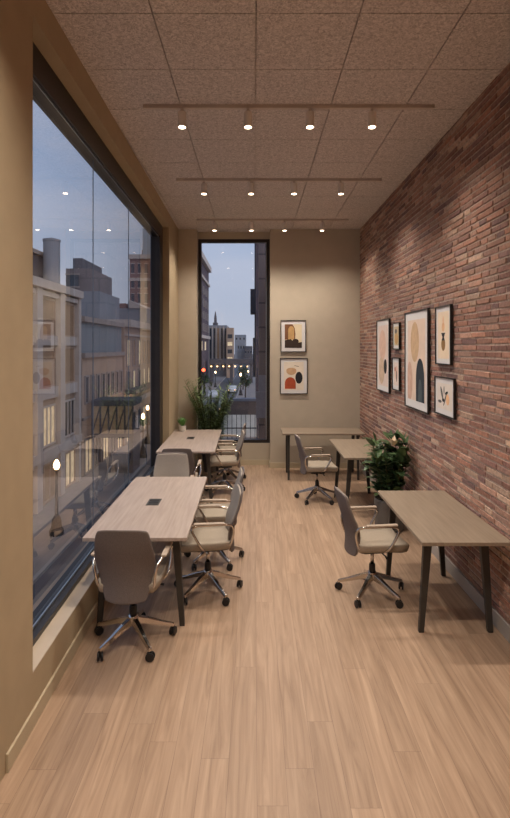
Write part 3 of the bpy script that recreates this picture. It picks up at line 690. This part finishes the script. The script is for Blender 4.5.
MB().lathe([(.9,17),(.9,18.2),(.5,18.4),(.45,20.0),(.1,22.2)],10,c=(-1.2,0,0)).build('spire', DGREY, b8)
b9, X, Y = bbox_('building', 'brown office block right of the grey spired block', -8.9, -6.7, 165, 171, 8.2, TAN)
for k in range(5): win_south(b9,X,Y,0,3+k*2.4,1.5,1.2,WARMW if k%2 else DARKW,CORN)
for i,(x0,x1,y,z,mm,lb) in enumerate([(-10,-5.5,300,5.2,GREYB,'pale low block on the far skyline, left'),(-5.4,-1.2,280,2.6,DGREY,'dark low block on the far skyline, right'),(-16,-7,420,12,GREYB,'wide hazy block at the very end of the street')]):
    b, X, Y = bbox_('building', lb, x0, x1, y, y+20, z, mm)
    for k in range(3): win_south(b,X,Y,-X+(k+.5)*2*X/3,z-GZ-4,X*.3,1.6,DARKW,CORN)
# bridge over the street
br = thing('bridge', (-7,142,GZ), 0, 'dark bridge crossing the street in the distance with small lamps', 'bridge')
MB().box((-5.2,-2,5.2),(6.8,2,6.6)).build('deck', DGREY, br); m = MB()
for k in range(3): m.box((-5.1+k*5.4,-1.5,0),(-4.3+k*5.4,1.5,5.2))
m.build('pier', DGREY, br)
for k in range(7): MB().lathe([(.05,-.18),(.2,-.1),(.2,.1),(.05,.18)],8,c=(-4.6+k*1.6,-2.3,4.6)).build('bridge_lamp', mat('warm_bulb',(255,220,180),emit=(255,196,130),estr=5), br)
# skywalk
sk = thing('skywalk', (-10.6,41,GZ), 0, 'covered dark walkway with lit glazing reaching out from the low building', 'walkway')
MB().box((-1.8,-1.5,5.3),(1.4,1.5,5.75)).box((-1.8,-1.5,2.9),(1.4,1.5,3.2)).build('deck', DGREY, sk)
m = MB()
for k in range(6):
    x = -1.75+k*.62
    m.box((x-.05,-1.5,3.2),(x+.05,-1.4,5.3))
    if k < 5: m.tube([(x,-1.45,3.2),(x+.62,-1.45,5.3)], .05, 5)
m.build('truss', DGREY, sk); MB().box((-1.75,-1.36,3.2),(1.3,-1.33,5.3)).build('glazing', mat('dim_lit_glass',(120,112,100),.4,emit=(255,200,140),estr=.10,var=.5,scale=1.2), sk)
MB().box((1.0,-1.2,0),(1.3,1.2,2.9)).build('pier', DGREY, sk)
# street lamps
POSTM = mat('lamp_post_iron', (48,46,50), .6, .3, var=.1)
GLOBE = mat('lamp_globe', (255,230,190), .4, emit=(255,206,150), estr=16)
def slamp():
    t = thing('street_lamp', (0,0,0), 0, 'x', 'street lamp')
    MB().lathe([(.36,0),(.36,.25),(.28,.35),(.22,.8),(.12,1.0)],12).build('post_base', POSTM, t); MB().lathe([(.09,1.0),(.06,3.2),(.14,3.3),(.14,3.36)],10).build('post', POSTM, t)
    MB().lathe([(.08,3.36),(.15,3.48),(.16,3.6),(.10,3.76),(.03,3.86)],14).build('globe', GLOBE, t, smooth=True)
    return t
sl = slamp()
for i,(x,y,lb,sc) in enumerate([(-10.2,26.8,'black street lamp with glowing globe on the pavement below, seen through the wide window',1),
        (-10.7,52,'lit street lamp beyond the covered walkway, right in the wide window',1),(-9.75,45.5,'lit street lamp just past the covered walkway, lower of the two distant ones',1),
        (-2.75,104,'brightest street lamp in the tall window, standing in the middle of the view',1.15),(-9.4,125,'small lit street lamp on the left pavement in the tall window',1),(-1.6,128,'small lit street lamp by the trees on the right in the tall window',1)]):
    o = sl if i == 0 else copy_tree(sl)
    o.location = (x,y,GZ+.14); o.scale = (sc,)*3; tag(o, lb, None, 'street lamps along the street')
    l = bpy.data.lights.new('street_glow','POINT'); l.energy = 180; l.color = (1,.7,.42); l.shadow_soft_size = .3; lo = bpy.data.objects.new('street_glow', l); C.objects.link(lo); lo.location = (x,y,GZ+.14+4.3*sc)
tl = thing('traffic_light', (-9.2,94,GZ+.14), 0, 'traffic signal showing red, left in the tall window', 'traffic light')
MB().tube([(0,0,0),(0,0,5.6)],.09,8).build('post', POSTM, tl); MB().box((-.25,-.2,4.5),(.25,.2,5.9)).build('signal_box', BLACK, tl)
MB().lathe([(.3,-.04),(.3,0)],14,M=Matrix.Translation((0,-.22,5.5))@Matrix.Rotation(PI/2,4,'X')).build('red_lens', mat('red_signal',(255,90,60),emit=(255,70,40),estr=9), tl)
# street trees
TRUNK = mat('tree_bark', (60,50,44), .9, var=.2); TLEAF = mat('tree_leaf', (66,84,58), .8, var=.4, scale=2)
for i,(x,y,h,lb) in enumerate([(-2.6,118,5.6,'leafy street tree right of the lamp in the tall window'),(-1.7,96,4.6,'nearer dark street tree at the right of the tall window'),(-10.6,110,4.0,'small street tree on the left pavement in the tall window')]):
    t = thing('street_tree', (x,y,GZ+.14), 0, lb, 'tree', 'street trees'); MB().tube([(0,0,0),(.05,0,h*.5),(0,.05,h*.75)],[.14,.1,.05],7).build('trunk', TRUNK, t)
    m = MB()
    for k in range(260):
        v = Vector((random.gauss(0,1),random.gauss(0,1),random.gauss(0,1))).normalized()*random.random()**.4; q = Vector((v.x*h*.24,v.y*h*.24,h*.72+v.z*h*.27))
        leaf(m, q, (random.uniform(-1,1),random.uniform(-1,1),random.uniform(-.4,1)), .55, .34, .3, 2, .1)
    m.build('crown', TLEAF, t, fix=False)
# cars
def car(x, y, rz, paint, lb, lit=True):
    t = thing('car', (x,y,GZ), rz, lb, 'car', 'cars on the street')
    prof = [(-2.2,.3),(-2.25,.75),(-2.1,.95),(-1.3,1.0),(-.8,1.42),(.7,1.45),(1.3,1.0),(2.1,.9),(2.25,.6),(2.2,.3)]
    m = MB(); m.hexa([(-.85,a,b) for a,b in prof],[(.85,a,b) for a,b in prof]); m.build('car_body', paint, t, bevel=.06)
    MB().hexa([(-.87,a,b) for a,b in [(-1.15,1.02),(-.75,1.34),(.65,1.37),(1.1,1.02)]],[(.87,a,b) for a,b in [(-1.15,1.02),(-.75,1.34),(.65,1.37),(1.1,1.02)]]).build('side_window', DARKW, t)
    for sx in (-1,1):
        for yy in (-1.35,1.35): MB().lathe([(.32,-.1),(.32,.1)],12,M=Matrix.Translation((sx*.78,yy,.32))@Matrix.Rotation(PI/2,4,'Y')).build('wheel', BLACK, t)
        MB().box((sx*.62-.16,-2.29,.62),(sx*.62+.16,-2.24,.78)).build('tail_lamp', mat('car_lamp',(255,210,180),emit=(255,190,150),estr=3), t)
P1, P2, P3 = mat('car_silver',(150,154,160),.3,.6), mat('car_black',(36,38,44),.3,.3), mat('car_white',(196,198,202),.4)
car(-4.6,86,0,P2,'black car parked near the bright street lamp'); car(-4.5,78,0,P1,'silver car on the street, nearest in the tall window')
car(-7.9,100,PI,P3,'white car in the left lane of the street'); car(-4.7,112,0,P3,'white car beyond the bright street lamp'); car(-7.8,84,PI,P1,'silver car in the left lane, close to the traffic signal')
# terrace and neighbouring pier outside the tall window
tb = thing('terrace', (-.2,13,-.3), 0, 'roof terrace with railing just outside the tall window', 'terrace')
MB().box((-1.0,-2.6,-.3),(.24,1.2,0)).build('terrace_floor', CORN, tb)
MB().box((-.62,-.12,.72),(.25,.12,1.06)).build('beam', mat('terrace_beam',(98,86,84),.8,var=.1,scale=3), tb)
MB().box((-.62,-.14,1.06),(.25,.14,1.12)).build('capping', mat('capping_metal',(120,124,136),.5,var=.1), tb)
m = MB()
for k in range(9): m.box((-.60+k*.115,-.015,.0),(-.585+k*.115,.015,.72))
m.box((-.62,-.02,.08),(.25,.02,.11)); m.box((-.62,-.02,.36),(.25,.02,.385)); m.build('railing', POSTM, tb)
MB().box((-.62,.9,0),(.25,1.0,.72)).build('pale_parapet', mat('pale_parapet',(205,200,190),.9,var=.15,scale=4), tb)
pr = thing('stone_pier', (.5,11.4,-.6), 0, 'tall stone block pier at the right of the tall window', 'pier')
MB().box((-.41,-.3,0),(.4,.5,6.8)).build('pier_shaft', BLOCK, pr)
MB().box((-.47,-.42,1.2),(.4,-.3,1.75)).box((-.41,-.36,1.75),(.4,-.3,2.1)).build('plinth', mat('plinth_stone',(118,116,124),.8,var=.1), pr)
b10, X, Y = bbox_('building', 'dark narrow facade receding along the right of the tall window', .05, 8, 14.5, 27, 12, DBRK)
m = MB()
for k in range(1): m.box((-X-.12,-Y+8+k*7,8.5),(-X,-Y+8.6+k*7,10.2)); m.box((-X-.05,-Y+8+k*7,10.2),(-X,-Y+8.6+k*7,17.5))
m.box((-X-.22,-Y+7,11.2),(-X,-Y+8,12.2)); m.build('cornice', DGREY, b10)
# backdrop behind the camera's left: keep street closed
# ------------------------------------------------------------------ sky
w = bpy.data.worlds.new('dusk'); bpy.context.scene.world = w; w.use_nodes = True; nt = w.node_tree; L = nt.links.new
bg = nt.nodes['Background']; tc = nt.nodes.new('ShaderNodeTexCoord'); sx = nt.nodes.new('ShaderNodeSeparateXYZ'); L(tc.outputs['Generated'], sx.inputs[0])
r = nt.nodes.new('ShaderNodeValToRGB'); e = r.color_ramp.elements
e[0].position = 0; e[0].color = srgb(150,154,166); e[1].position = .9; e[1].color = srgb(86,108,142)
q = e.new(.25); q.color = srgb(130,145,170); q = e.new(.5); q.color = srgb(106,128,160)
L(sx.outputs[2], r.inputs[0])
mp = nt.nodes.new('ShaderNodeMapping'); mp.inputs['Scale'].default_value = (1.2,1.2,5); L(tc.outputs['Generated'], mp.inputs[0])
n = nt.nodes.new('ShaderNodeTexNoise'); n.inputs['Scale'].default_value = 2.2; n.inputs['Detail'].default_value = 6; L(mp.outputs[0], n.inputs['Vector'])
cr = nt.nodes.new('ShaderNodeMapRange'); cr.inputs['From Min'].default_value = .4; cr.inputs['From Max'].default_value = .75; cr.inputs['To Min'].default_value = 0; cr.inputs['To Max'].default_value = .75
L(n.outputs['Fac'], cr.inputs['Value']); mx = nt.nodes.new('ShaderNodeMixRGB'); mx.inputs[2].default_value = srgb(160,162,174)
L(cr.outputs[0], mx.inputs[0]); L(r.outputs[0], mx.inputs[1]); L(mx.outputs[0], bg.inputs['Color']); bg.inputs['Strength'].default_value = 1.7
l = bpy.data.lights.new('facade_fill','SUN'); l.energy = 1.6; l.color = (.96,.94,1); l.angle = math.radians(70)  # soft fill sun added to brighten the facades across the street
lo = bpy.data.objects.new('facade_fill', l); C.objects.link(lo); lo.rotation_euler = Vector((-.62,.55,-.5)).to_track_quat('-Z','Y').to_euler()
# ------------------------------------------------------------------ camera
cd = bpy.data.cameras.new('camera'); cam = bpy.data.objects.new('camera', cd); C.objects.link(cam)
cam.location = (0,0,2.1); cam.rotation_euler = (PI/2,0,0)
cd.sensor_fit = 'VERTICAL'; cd.sensor_height = 36; cd.lens = 36*520/818; cd.shift_y = -62/818; cd.shift_x = .5/818; cd.clip_end = 2000; cd.clip_start = .02
bpy.context.scene.camera = cam
sc = bpy.context.scene
sc.view_settings.view_transform = 'Standard'; sc.view_settings.look = 'None'; sc.view_settings.exposure = 0
